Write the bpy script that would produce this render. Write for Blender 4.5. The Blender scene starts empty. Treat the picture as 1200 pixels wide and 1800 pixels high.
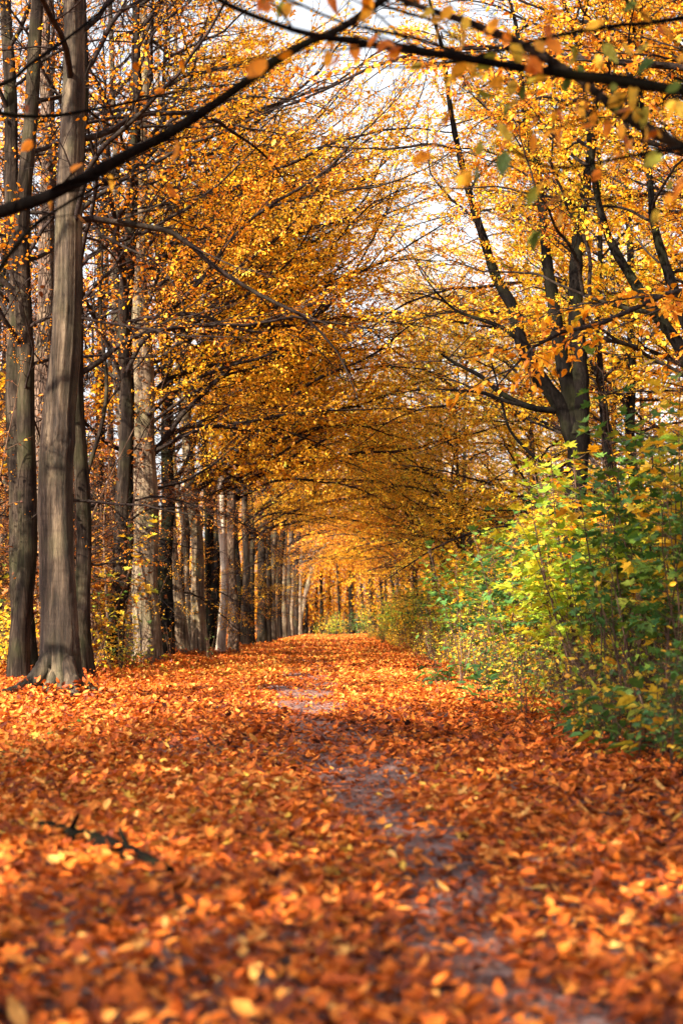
import bpy, math, random
import numpy as np
from mathutils import Vector, Matrix, Euler

SC = bpy.context.scene
COL = SC.collection
PI = math.pi
R = math.radians
random.seed(7)
RNG = np.random.default_rng(7)

# ------------------------------------------------------------------ camera
CAM_H = 0.81
FPX = 2500.0
cam_d = bpy.data.cameras.new("camera")
cam = bpy.data.objects.new("camera", cam_d)
COL.objects.link(cam)
cam.location = (0, 0, CAM_H)
cam.rotation_euler = (R(90) + math.atan(200 / FPX), 0, -10 / FPX)
cam_d.sensor_fit = 'VERTICAL'
cam_d.sensor_height = 36
cam_d.lens = 50
cam_d.clip_start = 0.05
cam_d.clip_end = 3000
cam_d.dof.use_dof = True
cam_d.dof.focus_distance = 18.0
cam_d.dof.aperture_fstop = 2.6
SC.camera = cam
CAM_M = cam.rotation_euler.to_matrix()


def W(px, py, d):
    """The place d metres down the path that is seen at photo pixel (px, py)."""
    v = CAM_M @ Vector(((px - 600) / FPX, -(py - 900) / FPX, -1))
    return np.array([v.x / v.y * d, d, CAM_H + v.z / v.y * d])


# ------------------------------------------------------------------ sun and sky
SUN_EL, SUN_AZ = 32.0, 221.0       # azimuth measured clockwise from +Y (down the path)
world = bpy.data.worlds.new("World")
SC.world = world
world.use_nodes = True
wn = world.node_tree
sky = wn.nodes.new("ShaderNodeTexSky")
sky.sky_type = 'NISHITA'
sky.sun_disc = False
sky.sun_elevation = R(SUN_EL)
sky.sun_rotation = R(SUN_AZ)
sky.air_density = 1.0
sky.dust_density = 4.0
sky.ozone_density = 1.0
veil = wn.nodes.new("ShaderNodeHueSaturation")      # thin white cloud veil
veil.inputs["Saturation"].default_value = 0.22
veil.inputs["Value"].default_value = 1.75
wn.links.new(sky.outputs[0], veil.inputs["Color"])
wn.links.new(veil.outputs[0], wn.nodes["Background"].inputs[0])
wn.nodes["Background"].inputs[1].default_value = 0.05
sd = bpy.data.lights.new("sun", 'SUN')
sd.energy = 5.0
sd.angle = R(0.5)
sd.color = (1.0, 0.83, 0.60)
sun = bpy.data.objects.new("sun", sd)
COL.objects.link(sun)
to_sun = Vector((math.sin(R(SUN_AZ)) * math.cos(R(SUN_EL)), math.cos(R(SUN_AZ)) * math.cos(R(SUN_EL)), math.sin(R(SUN_EL))))
sun.rotation_euler = to_sun.to_track_quat('Z', 'Y').to_euler()
sun.location = (-20, -40, 40)
SC.view_settings.view_transform = 'Standard'
SC.view_settings.look = 'None'
SC.view_settings.exposure = 2.25
SC.view_settings.gamma = 1.0
SC.cycles.max_bounces = 5
SC.cycles.diffuse_bounces = 2
SC.cycles.glossy_bounces = 1
SC.cycles.transmission_bounces = 2
SC.cycles.caustics_reflective = False
SC.cycles.caustics_refractive = False


# ------------------------------------------------------------------ materials
def new_mat(name):
    m = bpy.data.materials.new(name)
    m.use_nodes = True
    nt = m.node_tree
    return m, nt, nt.nodes, nt.links, nt.nodes["Principled BSDF"]


def ramp(nodes, stops, interp='LINEAR'):
    r = nodes.new("ShaderNodeValToRGB")
    r.color_ramp.interpolation = interp
    e = r.color_ramp.elements
    while len(e) < len(stops):
        e.new(0.5)
    for el, (p, c) in zip(e, stops):
        el.position = p
        el.color = (*c, 1)
    return r


def leaf_mat(name, stops, trans=0.38, rough=0.5, glow=1.3, spec=0.3):
    m, nt, N, L, bsdf = new_mat(name)
    at = N.new("ShaderNodeAttribute")
    at.attribute_name = "tint"
    rp = ramp(N, stops)
    L.new(at.outputs["Fac"], rp.inputs[0])
    # blotches and browned patches that belong to the leaf itself
    tc = N.new("ShaderNodeTexCoord")
    no = N.new("ShaderNodeTexNoise")
    no.inputs["Scale"].default_value = 38
    no.inputs["Detail"].default_value = 2
    L.new(tc.outputs["Object"], no.inputs["Vector"])
    rr = ramp(N, [(0.36, (0.62, 0.55, 0.5)), (0.56, (1, 1, 1))])
    L.new(no.outputs["Fac"], rr.inputs[0])
    mx = N.new("ShaderNodeMix")
    mx.data_type = 'RGBA'
    mx.blend_type = 'MULTIPLY'
    mx.inputs[0].default_value = 0.8
    L.new(rp.outputs[0], mx.inputs[6])
    L.new(rr.outputs[0], mx.inputs[7])
    L.new(mx.outputs[2], bsdf.inputs["Base Color"])
    bsdf.inputs["Roughness"].default_value = rough
    bsdf.inputs["Specular IOR Level"].default_value = spec
    tr = N.new("ShaderNodeBsdfTranslucent")
    sc = N.new("ShaderNodeMix")
    sc.data_type = 'RGBA'
    sc.blend_type = 'MULTIPLY'
    sc.inputs[0].default_value = 1
    L.new(mx.outputs[2], sc.inputs[6])
    sc.inputs[7].default_value = (glow, glow * 0.92, glow * 0.6, 1)
    L.new(sc.outputs[2], tr.inputs["Color"])
    ms = N.new("ShaderNodeMixShader")
    ms.inputs[0].default_value = trans
    L.new(bsdf.outputs[0], ms.inputs[1])
    L.new(tr.outputs[0], ms.inputs[2])
    L.new(ms.outputs[0], N["Material Output"].inputs[0])
    return m


def bark_mat(name, dark, mid, light, green=0.25, rough=False, streak=10.0, bump=1.0):
    m, nt, N, L, bsdf = new_mat(name)
    tc = N.new("ShaderNodeTexCoord")
    oi = N.new("ShaderNodeObjectInfo")
    mp = N.new("ShaderNodeMapping")
    mp.inputs["Scale"].default_value = (1, 1, 0.085 if not rough else 0.28)
    add = N.new("ShaderNodeVectorMath")
    cmb = N.new("ShaderNodeCombineXYZ")
    mul = N.new("ShaderNodeMath")
    mul.operation = 'MULTIPLY'
    mul.inputs[1].default_value = 37.0
    L.new(oi.outputs["Random"], mul.inputs[0])
    L.new(mul.outputs[0], cmb.inputs[0])
    L.new(mul.outputs[0], cmb.inputs[2])
    L.new(tc.outputs["Object"], add.inputs[0])
    L.new(cmb.outputs[0], add.inputs[1])
    L.new(add.outputs[0], mp.inputs[0])
    n1 = N.new("ShaderNodeTexNoise")
    n1.inputs["Scale"].default_value = streak
    n1.inputs["Detail"].default_value = 7
    n1.inputs["Roughness"].default_value = 0.75
    n1.inputs["Distortion"].default_value = 1.1
    L.new(mp.outputs[0], n1.inputs["Vector"])
    rp = ramp(N, [(0.37, dark), (0.5, mid), (0.62, light)])
    L.new(n1.outputs["Fac"], rp.inputs[0])
    n2 = N.new("ShaderNodeTexNoise")          # lichen and algae patches
    n2.inputs["Scale"].default_value = 1.7
    n2.inputs["Detail"].default_value = 5
    L.new(add.outputs[0], n2.inputs["Vector"])
    r2 = ramp(N, [(0.48, (0, 0, 0)), (0.66, (1, 1, 1))])
    L.new(n2.outputs["Fac"], r2.inputs[0])
    mm = N.new("ShaderNodeMath")
    mm.operation = 'MULTIPLY'
    mm.inputs[1].default_value = green
    L.new(r2.outputs[0], mm.inputs[0])
    mx = N.new("ShaderNodeMix")
    mx.data_type = 'RGBA'
    L.new(mm.outputs[0], mx.inputs[0])
    L.new(rp.outputs[0], mx.inputs[6])
    mx.inputs[7].default_value = (0.10, 0.12, 0.045, 1)
    # horizontal lenticel rings
    mp2 = N.new("ShaderNodeMapping")
    mp2.inputs["Scale"].default_value = (0.9, 0.9, 9)
    L.new(add.outputs[0], mp2.inputs[0])
    n3 = N.new("ShaderNodeTexNoise")
    n3.inputs["Scale"].default_value = 2.6
    n3.inputs["Detail"].default_value = 4
    L.new(mp2.outputs[0], n3.inputs["Vector"])
    r3 = ramp(N, [(0.33, (0.55, 0.5, 0.47)), (0.45, (1, 1, 1))])
    L.new(n3.outputs["Fac"], r3.inputs[0])
    m3 = N.new("ShaderNodeMix")
    m3.data_type = 'RGBA'
    m3.blend_type = 'MULTIPLY'
    m3.inputs[0].default_value = 0.4
    L.new(mx.outputs[2], m3.inputs[6])
    L.new(r3.outputs[0], m3.inputs[7])
    n5 = N.new("ShaderNodeTexNoise")          # broad weathering, scars and damp streaks
    n5.inputs["Scale"].default_value = 3.2
    n5.inputs["Detail"].default_value = 6
    n5.inputs["Roughness"].default_value = 0.7
    mp5 = N.new("ShaderNodeMapping")
    mp5.inputs["Scale"].default_value = (1, 1, 0.45)
    L.new(add.outputs[0], mp5.inputs[0])
    L.new(mp5.outputs[0], n5.inputs["Vector"])
    r5 = ramp(N, [(0.38, (0.42, 0.38, 0.37)), (0.55, (1, 1, 1)), (0.7, (1.25, 1.22, 1.15))])
    L.new(n5.outputs["Fac"], r5.inputs[0])
    m5 = N.new("ShaderNodeMix")
    m5.data_type = 'RGBA'
    m5.blend_type = 'MULTIPLY'
    m5.inputs[0].default_value = 0.85
    L.new(m3.outputs[2], m5.inputs[6])
    L.new(r5.outputs[0], m5.inputs[7])
    out_c = m5.outputs[2]
    height = n1.outputs["Fac"]
    if rough:
        vo = N.new("ShaderNodeTexVoronoi")
        vo.feature = 'DISTANCE_TO_EDGE'
        vo.inputs["Scale"].default_value = 22
        L.new(mp.outputs[0], vo.inputs["Vector"])
        rv = ramp(N, [(0.0, (0.25, 0.22, 0.2)), (0.16, (1, 1, 1))])
        L.new(vo.outputs["Distance"], rv.inputs[0])
        m4 = N.new("ShaderNodeMix")
        m4.data_type = 'RGBA'
        m4.blend_type = 'MULTIPLY'
        m4.inputs[0].default_value = 0.9
        L.new(out_c, m4.inputs[6])
        L.new(rv.outputs[0], m4.inputs[7])
        out_c = m4.outputs[2]
        height = rv.outputs[0]
    L.new(out_c, bsdf.inputs["Base Color"])
    bsdf.inputs["Roughness"].default_value = 0.85
    bsdf.inputs["Specular IOR Level"].default_value = 0.2 if mid[0] > .04 else 0.05
    bp = N.new("ShaderNodeBump")
    bp.inputs["Strength"].default_value = bump
    bp.inputs["Distance"].default_value = 0.03
    L.new(height, bp.inputs["Height"])
    L.new(bp.outputs[0], bsdf.inputs["Normal"])
    return m


M = {}
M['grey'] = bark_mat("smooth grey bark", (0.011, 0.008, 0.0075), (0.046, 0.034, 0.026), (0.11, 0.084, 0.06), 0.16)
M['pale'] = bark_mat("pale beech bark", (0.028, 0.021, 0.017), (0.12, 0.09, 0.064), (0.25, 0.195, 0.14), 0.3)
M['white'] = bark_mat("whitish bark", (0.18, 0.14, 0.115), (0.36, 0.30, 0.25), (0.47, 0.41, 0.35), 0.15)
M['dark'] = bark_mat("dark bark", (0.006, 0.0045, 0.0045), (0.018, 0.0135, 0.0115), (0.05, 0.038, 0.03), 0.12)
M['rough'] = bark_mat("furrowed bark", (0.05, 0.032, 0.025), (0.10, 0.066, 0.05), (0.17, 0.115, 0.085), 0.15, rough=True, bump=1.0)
M['black'] = bark_mat("dark bark with painted shade", (0.002, 0.0016, 0.0018), (0.0042, 0.0034, 0.0034), (0.009, 0.0072, 0.0068), 0.1, streak=12)  # dark bark, with the shade on boughs and fork put into its colour
M['twig'] = bark_mat("twig bark", (0.012, 0.009, 0.009), (0.024, 0.018, 0.018), (0.042, 0.032, 0.03), 0.05, streak=14)  # dark twigs, deepened in colour to stand for crown shade
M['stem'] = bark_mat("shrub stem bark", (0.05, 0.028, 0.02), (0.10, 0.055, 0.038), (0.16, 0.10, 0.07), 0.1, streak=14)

ORANGE = [(0.0, (0.34, 0.085, 0.012)), (0.2, (0.58, 0.19, 0.014)), (0.45, (0.70, 0.265, 0.012)), (0.72, (0.77, 0.36, 0.018)), (0.9, (0.77, 0.45, 0.03)), (1.0, (0.40, 0.42, 0.05))]
AMBER = [(0.0, (0.50, 0.17, 0.012)), (0.22, (0.73, 0.32, 0.012)), (0.6, (0.81, 0.45, 0.02)), (0.85, (0.81, 0.54, 0.035)), (1.0, (0.36, 0.44, 0.05))]
YELLOW = [(0.0, (0.62, 0.30, 0.02)), (0.25, (0.79, 0.42, 0.02)), (0.62, (0.80, 0.53, 0.03)), (0.82, (0.54, 0.52, 0.04)), (1.0, (0.18, 0.32, 0.04))]
SHADE_RUSSET = [(0.0, (0.05, 0.018, 0.012)), (0.35, (0.13, 0.042, 0.014)), (0.7, (0.30, 0.105, 0.016)), (0.92, (0.56, 0.25, 0.025)), (1.0, (0.5, 0.36, 0.05))]  # leaf colour browned and darkened to stand for canopy shade
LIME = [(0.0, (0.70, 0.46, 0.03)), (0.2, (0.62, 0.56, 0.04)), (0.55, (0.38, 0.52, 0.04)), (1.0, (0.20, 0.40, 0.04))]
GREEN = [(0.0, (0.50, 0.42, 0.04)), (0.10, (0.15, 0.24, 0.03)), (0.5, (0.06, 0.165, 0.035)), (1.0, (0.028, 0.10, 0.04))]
MIXED = [(0.0, (0.55, 0.22, 0.02)), (0.25, (0.74, 0.42, 0.03)), (0.5, (0.70, 0.52, 0.05)), (0.66, (0.34, 0.38, 0.05)), (0.8, (0.09, 0.17, 0.03)), (1.0, (0.04, 0.11, 0.03))]
LITTER = [(0.0, (0.03, 0.011, 0.011)), (0.16, (0.15, 0.032, 0.014)), (0.42, (0.50, 0.105, 0.015)), (0.7, (0.68, 0.185, 0.022)), (0.9, (0.73, 0.30, 0.06)), (0.98, (0.74, 0.44, 0.13)), (1.0, (0.66, 0.42, 0.06))]
M['orange'] = leaf_mat("orange leaves", ORANGE)
M['russet'] = leaf_mat("russet leaves", SHADE_RUSSET, trans=0.3, glow=1.0)
M['amber'] = leaf_mat("amber leaves", AMBER)
M['yellow'] = leaf_mat("yellow leaves", YELLOW)
M['lime'] = leaf_mat("lime leaves", LIME)
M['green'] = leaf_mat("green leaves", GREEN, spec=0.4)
M['mixed'] = leaf_mat("turning leaves", MIXED)
M['litter'] = leaf_mat("fallen leaves", LITTER, trans=0.18, rough=0.6, glow=1.2, spec=0.25)


def ground_mat():
    m, nt, N, L, bsdf = new_mat("forest floor")
    tc = N.new("ShaderNodeTexCoord")
    vo = N.new("ShaderNodeTexVoronoi")
    vo.inputs["Scale"].default_value = 11
    L.new(tc.outputs["Object"], vo.inputs["Vector"])
    sp = N.new("ShaderNodeSeparateColor")
    L.new(vo.outputs["Color"], sp.inputs[0])
    rp = ramp(N, [(0, (0.05, 0.022, 0.016)), (0.4, (0.20, 0.06, 0.018)), (0.75, (0.40, 0.13, 0.022)), (1, (0.55, 0.26, 0.05))])
    L.new(sp.outputs[0], rp.inputs[0])
    L.new(rp.outputs[0], bsdf.inputs["Base Color"])
    bsdf.inputs["Roughness"].default_value = 0.9
    bp = N.new("ShaderNodeBump")
    bp.inputs["Strength"].default_value = 0.8
    bp.inputs["Distance"].default_value = 0.04
    L.new(vo.outputs["Distance"], bp.inputs["Height"])
    L.new(bp.outputs[0], bsdf.inputs["Normal"])
    return m


def path_mat():
    m, nt, N, L, bsdf = new_mat("trodden earth")
    tc = N.new("ShaderNodeTexCoord")
    n = N.new("ShaderNodeTexNoise")
    n.inputs["Scale"].default_value = 5
    n.inputs["Detail"].default_value = 9
    n.inputs["Roughness"].default_value = 0.7
    L.new(tc.outputs["Object"], n.inputs["Vector"])
    rp = ramp(N, [(0.36, (0.055, 0.033, 0.034)), (0.5, (0.14, 0.09, 0.092)), (0.62, (0.24, 0.165, 0.165))])
    L.new(n.outputs["Fac"], rp.inputs[0])
    L.new(rp.outputs[0], bsdf.inputs["Base Color"])
    bsdf.inputs["Roughness"].default_value = 0.62
    n2 = N.new("ShaderNodeTexNoise")
    n2.inputs["Scale"].default_value = 60
    n2.inputs["Detail"].default_value = 4
    L.new(tc.outputs["Object"], n2.inputs["Vector"])
    bp = N.new("ShaderNodeBump")
    bp.inputs["Strength"].default_value = 0.6
    bp.inputs["Distance"].default_value = 0.02
    L.new(n2.outputs["Fac"], bp.inputs["Height"])
    L.new(bp.outputs[0], bsdf.inputs["Normal"])
    return m


M['ground'] = ground_mat()
M['path'] = path_mat()


# ------------------------------------------------------------------ mesh helpers
class MB:
    """Collects vertices and faces, then becomes ONE mesh."""

    def __init__(self):
        self.v, self.f, self.sz, self.t = [], [], [], []
        self.n = 0

    def add(self, verts, faces, tint=None):
        """verts (n,3); faces (m,k) array of equal-sized polygons"""
        verts = np.asarray(verts, np.float32).reshape(-1, 3)
        for fa in (faces if isinstance(faces, list) else [faces]):
            fa = np.asarray(fa, np.int64)
            self.f.append((fa + self.n).ravel())
            self.sz.append(np.full(len(fa), fa.shape[1], np.int32))
        self.v.append(verts)
        self.t.append(np.zeros(len(verts), np.float32) if tint is None else np.asarray(tint, np.float32))
        self.n += len(verts)

    def tube(self, pts, rad, sides=6, cap=True):
        pts = np.asarray(pts, float)
        n = len(pts)
        rad = np.broadcast_to(np.asarray(rad, float), (n,))
        tan = np.gradient(pts, axis=0)
        tan /= np.linalg.norm(tan, axis=1)[:, None] + 1e-9
        ref = np.array([0, 0, 1.0]) if abs(tan[:, 2]).mean() < 0.75 else np.array([1.0, 0, 0])
        u = np.cross(tan, ref)
        u /= np.linalg.norm(u, axis=1)[:, None] + 1e-9
        w = np.cross(tan, u)
        a = np.arange(sides) * 2 * PI / sides
        ring = pts[:, None, :] + rad[:, None, None] * (np.cos(a)[None, :, None] * u[:, None, :] + np.sin(a)[None, :, None] * w[:, None, :])
        i = np.arange(n - 1)[:, None] * sides
        j = np.arange(sides)[None, :]
        k = (j + 1) % sides
        q = np.stack([i + j, i + k, i + sides + k, i + sides + j], -1).reshape(-1, 4)
        self.add(ring.reshape(-1, 3), q)

    def leaves(self, tpl, pos, axis, nrm, size, tint, curl=None, fold=None, width=None):
        tv, tf = tpl
        pos = np.asarray(pos, float)
        N = len(pos)
        if N == 0:
            return
        t = np.asarray(axis, float)
        t = t / (np.linalg.norm(t, axis=1)[:, None] + 1e-9)
        nn = np.asarray(nrm, float)
        b = np.cross(t, nn)
        b /= np.linalg.norm(b, axis=1)[:, None] + 1e-9
        nn = np.cross(b, t)
        x, y = tv[:, 0][None, :], tv[:, 1][None, :]
        if width is not None:
            x = x * width[:, None]
        cu = np.zeros((N, 1)) if curl is None else np.asarray(curl)[:, None]
        fo = np.full((N, 1), 0.25) if fold is None else np.asarray(fold)[:, None]
        z = fo * np.abs(x) + cu * y * y + tv[:, 2][None, :]
        s = np.asarray(size)[:, None, None]
        v = pos[:, None, :] + s * (x[..., None] * b[:, None, :] + y[..., None] * t[:, None, :] + z[..., None] * nn[:, None, :])
        k = len(tv)
        off = np.arange(N)[:, None, None] * k
        self.add(v.reshape(-1, 3), [(np.asarray(g)[None] + off).reshape(-1, len(g[0])) for g in tf], np.repeat(tint, k))

    def mesh(self, name, smooth=True):
        me = bpy.data.meshes.new(name)
        v = np.concatenate(self.v)
        f = np.concatenate(self.f).astype(np.int32)
        sz = np.concatenate(self.sz)
        me.vertices.add(len(v))
        me.vertices.foreach_set("co", v.ravel())
        me.loops.add(len(f))
        me.loops.foreach_set("vertex_index", f)
        me.polygons.add(len(sz))
        st = np.zeros(len(sz), np.int32)
        st[1:] = np.cumsum(sz)[:-1]
        me.polygons.foreach_set("loop_start", st)
        me.polygons.foreach_set("loop_total", sz)
        me.polygons.foreach_set("use_smooth", np.full(len(sz), smooth))
        at = me.attributes.new("tint", 'FLOAT', 'POINT')
        at.data.foreach_set("value", np.concatenate(self.t))
        me.update(calc_edges=True)
        me.validate()
        return me


def obj(name, mesh, mat, parent=None):
    o = bpy.data.objects.new(name, mesh)
    COL.objects.link(o)
    if len(mesh.materials) == 0:
        mesh.materials.append(mat)
    elif mesh.materials[0] != mat:
        o.material_slots[0].link = 'OBJECT'
        o.material_slots[0].material = mat
    if parent:
        o.parent = parent
    return o


def thing(name, label, cat, loc=(0, 0, 0), rz=0.0, group=None):
    o = bpy.data.objects.new(name, None)
    o.empty_display_size = 0.2
    COL.objects.link(o)
    o.location = loc
    o.rotation_euler = (0, 0, rz)
    o['label'] = label
    o['category'] = cat
    if group:
        o['group'] = group
    return o


def tag(o, label, cat, group=None, kind=None):
    if label:
        o['label'] = label
    if cat:
        o['category'] = cat
    if group:
        o['group'] = group
    if kind:
        o['kind'] = kind
    return o


# leaf outlines: (vertices, groups of equal faces)
OVATE = (np.array([(0, 0, 0), (.26, .25, 0), (.27, .62, 0), (0, 1, 0), (-.27, .62, 0), (-.26, .25, 0)], float),
         [[(0, 1, 2, 3), (0, 3, 4, 5)]])
LITTER_OVATE = (np.array([(0, 0, 0), (.25, .22, .02), (0, .25, -.02), (-.25, .22, .02), (.30, .55, .03), (0, .6, -.02), (-.30, .55, .02), (.16, .84, .03), (-.16, .84, .0), (0, 1.02, .05)], float),
                [[(0, 1, 2), (0, 2, 3), (5, 7, 9), (5, 9, 8)], [(2, 1, 4, 5), (3, 2, 5, 6)], [(5, 4, 7), (6, 5, 8)]])


def maple_template():
    ang_r = [(-168, .22), (-140, .52), (-118, .40), (-95, .62), (-78, .78), (-66, .50), (-52, .44), (-40, .78), (-28, .66), (-14, .60), (0, 1.0)]
    pts = [(r * math.sin(R(a)), r * math.cos(R(a))) for a, r in ang_r]
    pts += [(-x, y) for x, y in reversed(pts[:-1])]
    v = [(0, .3, 0)] + [(x * 0.62, y * 0.62 + .36, 0.05 * abs(x)) for x, y in pts]
    n = len(pts)
    f = [(0, i + 1, (i + 1) % n + 1) for i in range(n - 1)]
    return np.array(v), [f]


MAPLE = maple_template()


# ------------------------------------------------------------------ branches, built once, copied on to every tree
def grow(rng, p0, h0, L, n, wander, lift=0.0):
    """a wandering polyline"""
    pts = [np.array(p0, float)]
    h = np.array(h0, float)
    h /= np.linalg.norm(h)
    st = L / n
    for i in range(n):
        h = h + rng.normal(0, wander, 3) + np.array([0, 0, lift])
        h /= np.linalg.norm(h)
        pts.append(pts[-1] + h * st)
    return np.array(pts)


def along(pts, s):
    d = np.linalg.norm(np.diff(pts, axis=0), axis=1)
    c = np.concatenate([[0], np.cumsum(d)])
    s = min(max(s * c[-1], 0), c[-1] - 1e-6)
    i = min(int(np.searchsorted(c, s, 'right')) - 1, len(d) - 1)
    u = (s - c[i]) / (d[i] + 1e-9)
    return pts[i] + (pts[i + 1] - pts[i]) * u, (pts[i + 1] - pts[i]) / (d[i] + 1e-9)


class Leafer:
    def __init__(self):
        self.p, self.a, self.n, self.s = [], [], [], []

    def put(self, p, a, n, s):
        self.p.append(p); self.a.append(a); self.n.append(n); self.s.append(s)

    def build(self, rng, name, tpl=OVATE, mat='orange', tint_lo=0.0, tint_hi=1.0, more=0.0, jit=.045):
        mb = MB()
        P, A, NR, S = np.array(self.p), np.array(self.a), np.array(self.n), np.array(self.s)
        if more > 0:                            # fill the spray out with further leaves near the first ones
            ix = rng.integers(0, len(P), int(len(P) * more))
            P = np.concatenate([P, P[ix] + rng.normal(0, jit, (len(ix), 3)) * (1, 1, .6)])
            A = np.concatenate([A, A[ix] + rng.normal(0, .6, (len(ix), 3))])
            NR = np.concatenate([NR, NR[ix] + rng.normal(0, .3, (len(ix), 3))])
            S = np.concatenate([S, S[ix] * rng.uniform(.7, 1.2, len(ix))])
        N = len(P)
        base = rng.random(N) * 0.75 + 0.125 * (1 + np.sin(P[:, 0] * 3.1 + rng.random() * 6) * np.sin(P[:, 1] * 2.7 + rng.random() * 6)) 
        tint = tint_lo + np.clip(base + rng.normal(0, .06, N), 0, 1) * (tint_hi - tint_lo)
        mb.leaves(tpl, P, A, NR, S, tint,
                  curl=rng.normal(-.12, .18, N), fold=rng.uniform(.05, .6, N), width=rng.uniform(.8, 1.15, N))
        return mb.mesh(name)


def make_branch(seed, L=4.0, r0=0.045, gap=0.33, leaf_gap=0.075, leaf=0.075, keep=1.0, more=0.0, name="branch"):
    """a beech or hornbeam limb along +X, its shoots in flat sprays"""
    rng = np.random.default_rng(seed)
    wood, lf = MB(), Leafer()
    n = 14
    main = grow(rng, (0, 0, 0), (1, 0, 0.05), L, n, 0.13, -0.026)
    rad = r0 * (1 - np.linspace(0, 1, n + 1)) ** 0.8 + 0.004
    wood.tube(main, rad, 7)

    clump = [1.0]

    def dress(pts, s0, spread):
        Ln = np.linalg.norm(np.diff(pts, axis=0), axis=1).sum()
        k = max(2, int(Ln * (1 - s0) / leaf_gap))
        kd = keep * clump[0]
        for i in range(k):
            if rng.random() > kd:
                continue
            p, h = along(pts, s0 + (1 - s0) * (i + rng.random() * .5) / k)
            side = np.cross(h, (0, 0, 1.0))
            sg = 1 if i % 2 else -1
            ax = h * rng.uniform(.3, .8) + side * sg * rng.uniform(.4, .9) + np.array([0, 0, rng.normal(-.28, .3)])
            nr = np.array([rng.normal(0, .45), rng.normal(0, .45), 1])
            lf.put(p, ax, nr, leaf * rng.uniform(.5, 1.3))

    s = rng.uniform(.1, .2)
    sg = 1
    while s < 0.98:
        p, h = along(main, s)
        side = np.cross(h, (0, 0, 1.0))
        side /= np.linalg.norm(side) + 1e-9
        a = R(rng.uniform(32, 58))
        d = h * math.cos(a) + side * sg * math.sin(a) + np.array([0, 0, rng.uniform(-.15, .3)])
        l = L * (0.40 * (1 - s) ** .8 + 0.09) * rng.uniform(.6, 1.15)
        sh = grow(rng, p, d, l, 6, 0.10, -0.01)
        rs = max(0.0075, r0 * (1 - s) * .45)
        wood.tube(sh, np.linspace(rs, 0.0034, 7), 5)
        clump[0] = rng.choice([.12, .5, 1.0, 1.5, 1.9])
        dress(sh, 0.35, 1)
        t = rng.uniform(.15, .3)
        g2 = sg
        while t < 0.95:
            p2, h2 = along(sh, t)
            s2 = np.cross(h2, (0, 0, 1.0))
            a2 = R(rng.uniform(35, 60))
            d2 = h2 * math.cos(a2) + s2 * g2 * math.sin(a2) + np.array([0, 0, rng.uniform(-.2, .25)])
            l2 = l * (0.42 * (1 - t) + 0.12) * rng.uniform(.6, 1.2)
            tw = grow(rng, p2, d2, l2, 3, 0.12, -0.015)
            wood.tube(tw, np.linspace(max(.0042, rs * .45), 0.0026, 4), 3)
            dress(tw, 0.1, 1)
            t += rng.uniform(.6, 1.3) * min(.3, .24 / max(l, .3))
            g2 = -g2
        s += gap / L * rng.uniform(.6, 1.4)
        sg = -sg
    return wood.mesh(name), lf.build(rng, "foliage", more=more), L


SPARSE = [make_branch(100 + i, L=4.8 + .3 * i, r0=.036, gap=.26, leaf_gap=.08, leaf=.070, keep=.55, more=.15) for i in range(6)]
DENSE = [make_branch(200 + i, L=4.6, r0=.038, gap=.24, leaf_gap=.055, leaf=.080, keep=.85, more=.8) for i in range(5)]
BARE = [make_branch(300 + i, L=3.4, r0=.03, gap=.5, leaf_gap=.12, leaf=.07, keep=.12) for i in range(3)]

LONG = [make_branch(350 + i, L=7.5 + .5 * i, r0=.05, gap=.32, leaf_gap=.08, leaf=.076, keep=.8, more=.7) for i in range(4)]
THIN = BARE + SPARSE[:1]


def add_branch(tree, kit, at, az, el, roll, scale, wood, leafm):
    wm, lm, L = kit
    o = obj("branch", wm, M[wood], tree)
    q = Euler((0, 0, az)).to_quaternion() @ Euler((0, -el, 0)).to_quaternion() @ Euler((roll, 0, 0)).to_quaternion()
    o.rotation_mode = 'QUATERNION'
    o.rotation_quaternion = q
    o.location = at
    o.scale = (scale,) * 3
    f = obj("foliage", lm, M[leafm], o)
    return o


def smooth_line(pts, rad, step=0.14):
    """Catmull-Rom through the given axis points"""
    P = np.asarray(pts, float)
    r = np.asarray(rad, float)
    E = np.vstack([2 * P[0] - P[1], P, 2 * P[-1] - P[-2]])
    out, ro = [], []
    for i in range(1, len(E) - 2):
        n = max(2, int(np.linalg.norm(E[i + 1] - E[i]) / step))
        t = np.linspace(0, 1, n, endpoint=False)[:, None]
        a, b, c, d = E[i - 1], E[i], E[i + 1], E[i + 2]
        out.append(.5 * ((2 * b) + (c - a) * t + (2 * a - 5 * b + 4 * c - d) * t ** 2 + (3 * b - a - 3 * c + d) * t ** 3))
        ro.append(r[i - 1] + (r[i] - r[i - 1]) * t[:, 0])
    out.append(P[-1:])
    ro.append(r[-1:])
    return np.vstack(out), np.concatenate(ro)


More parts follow.
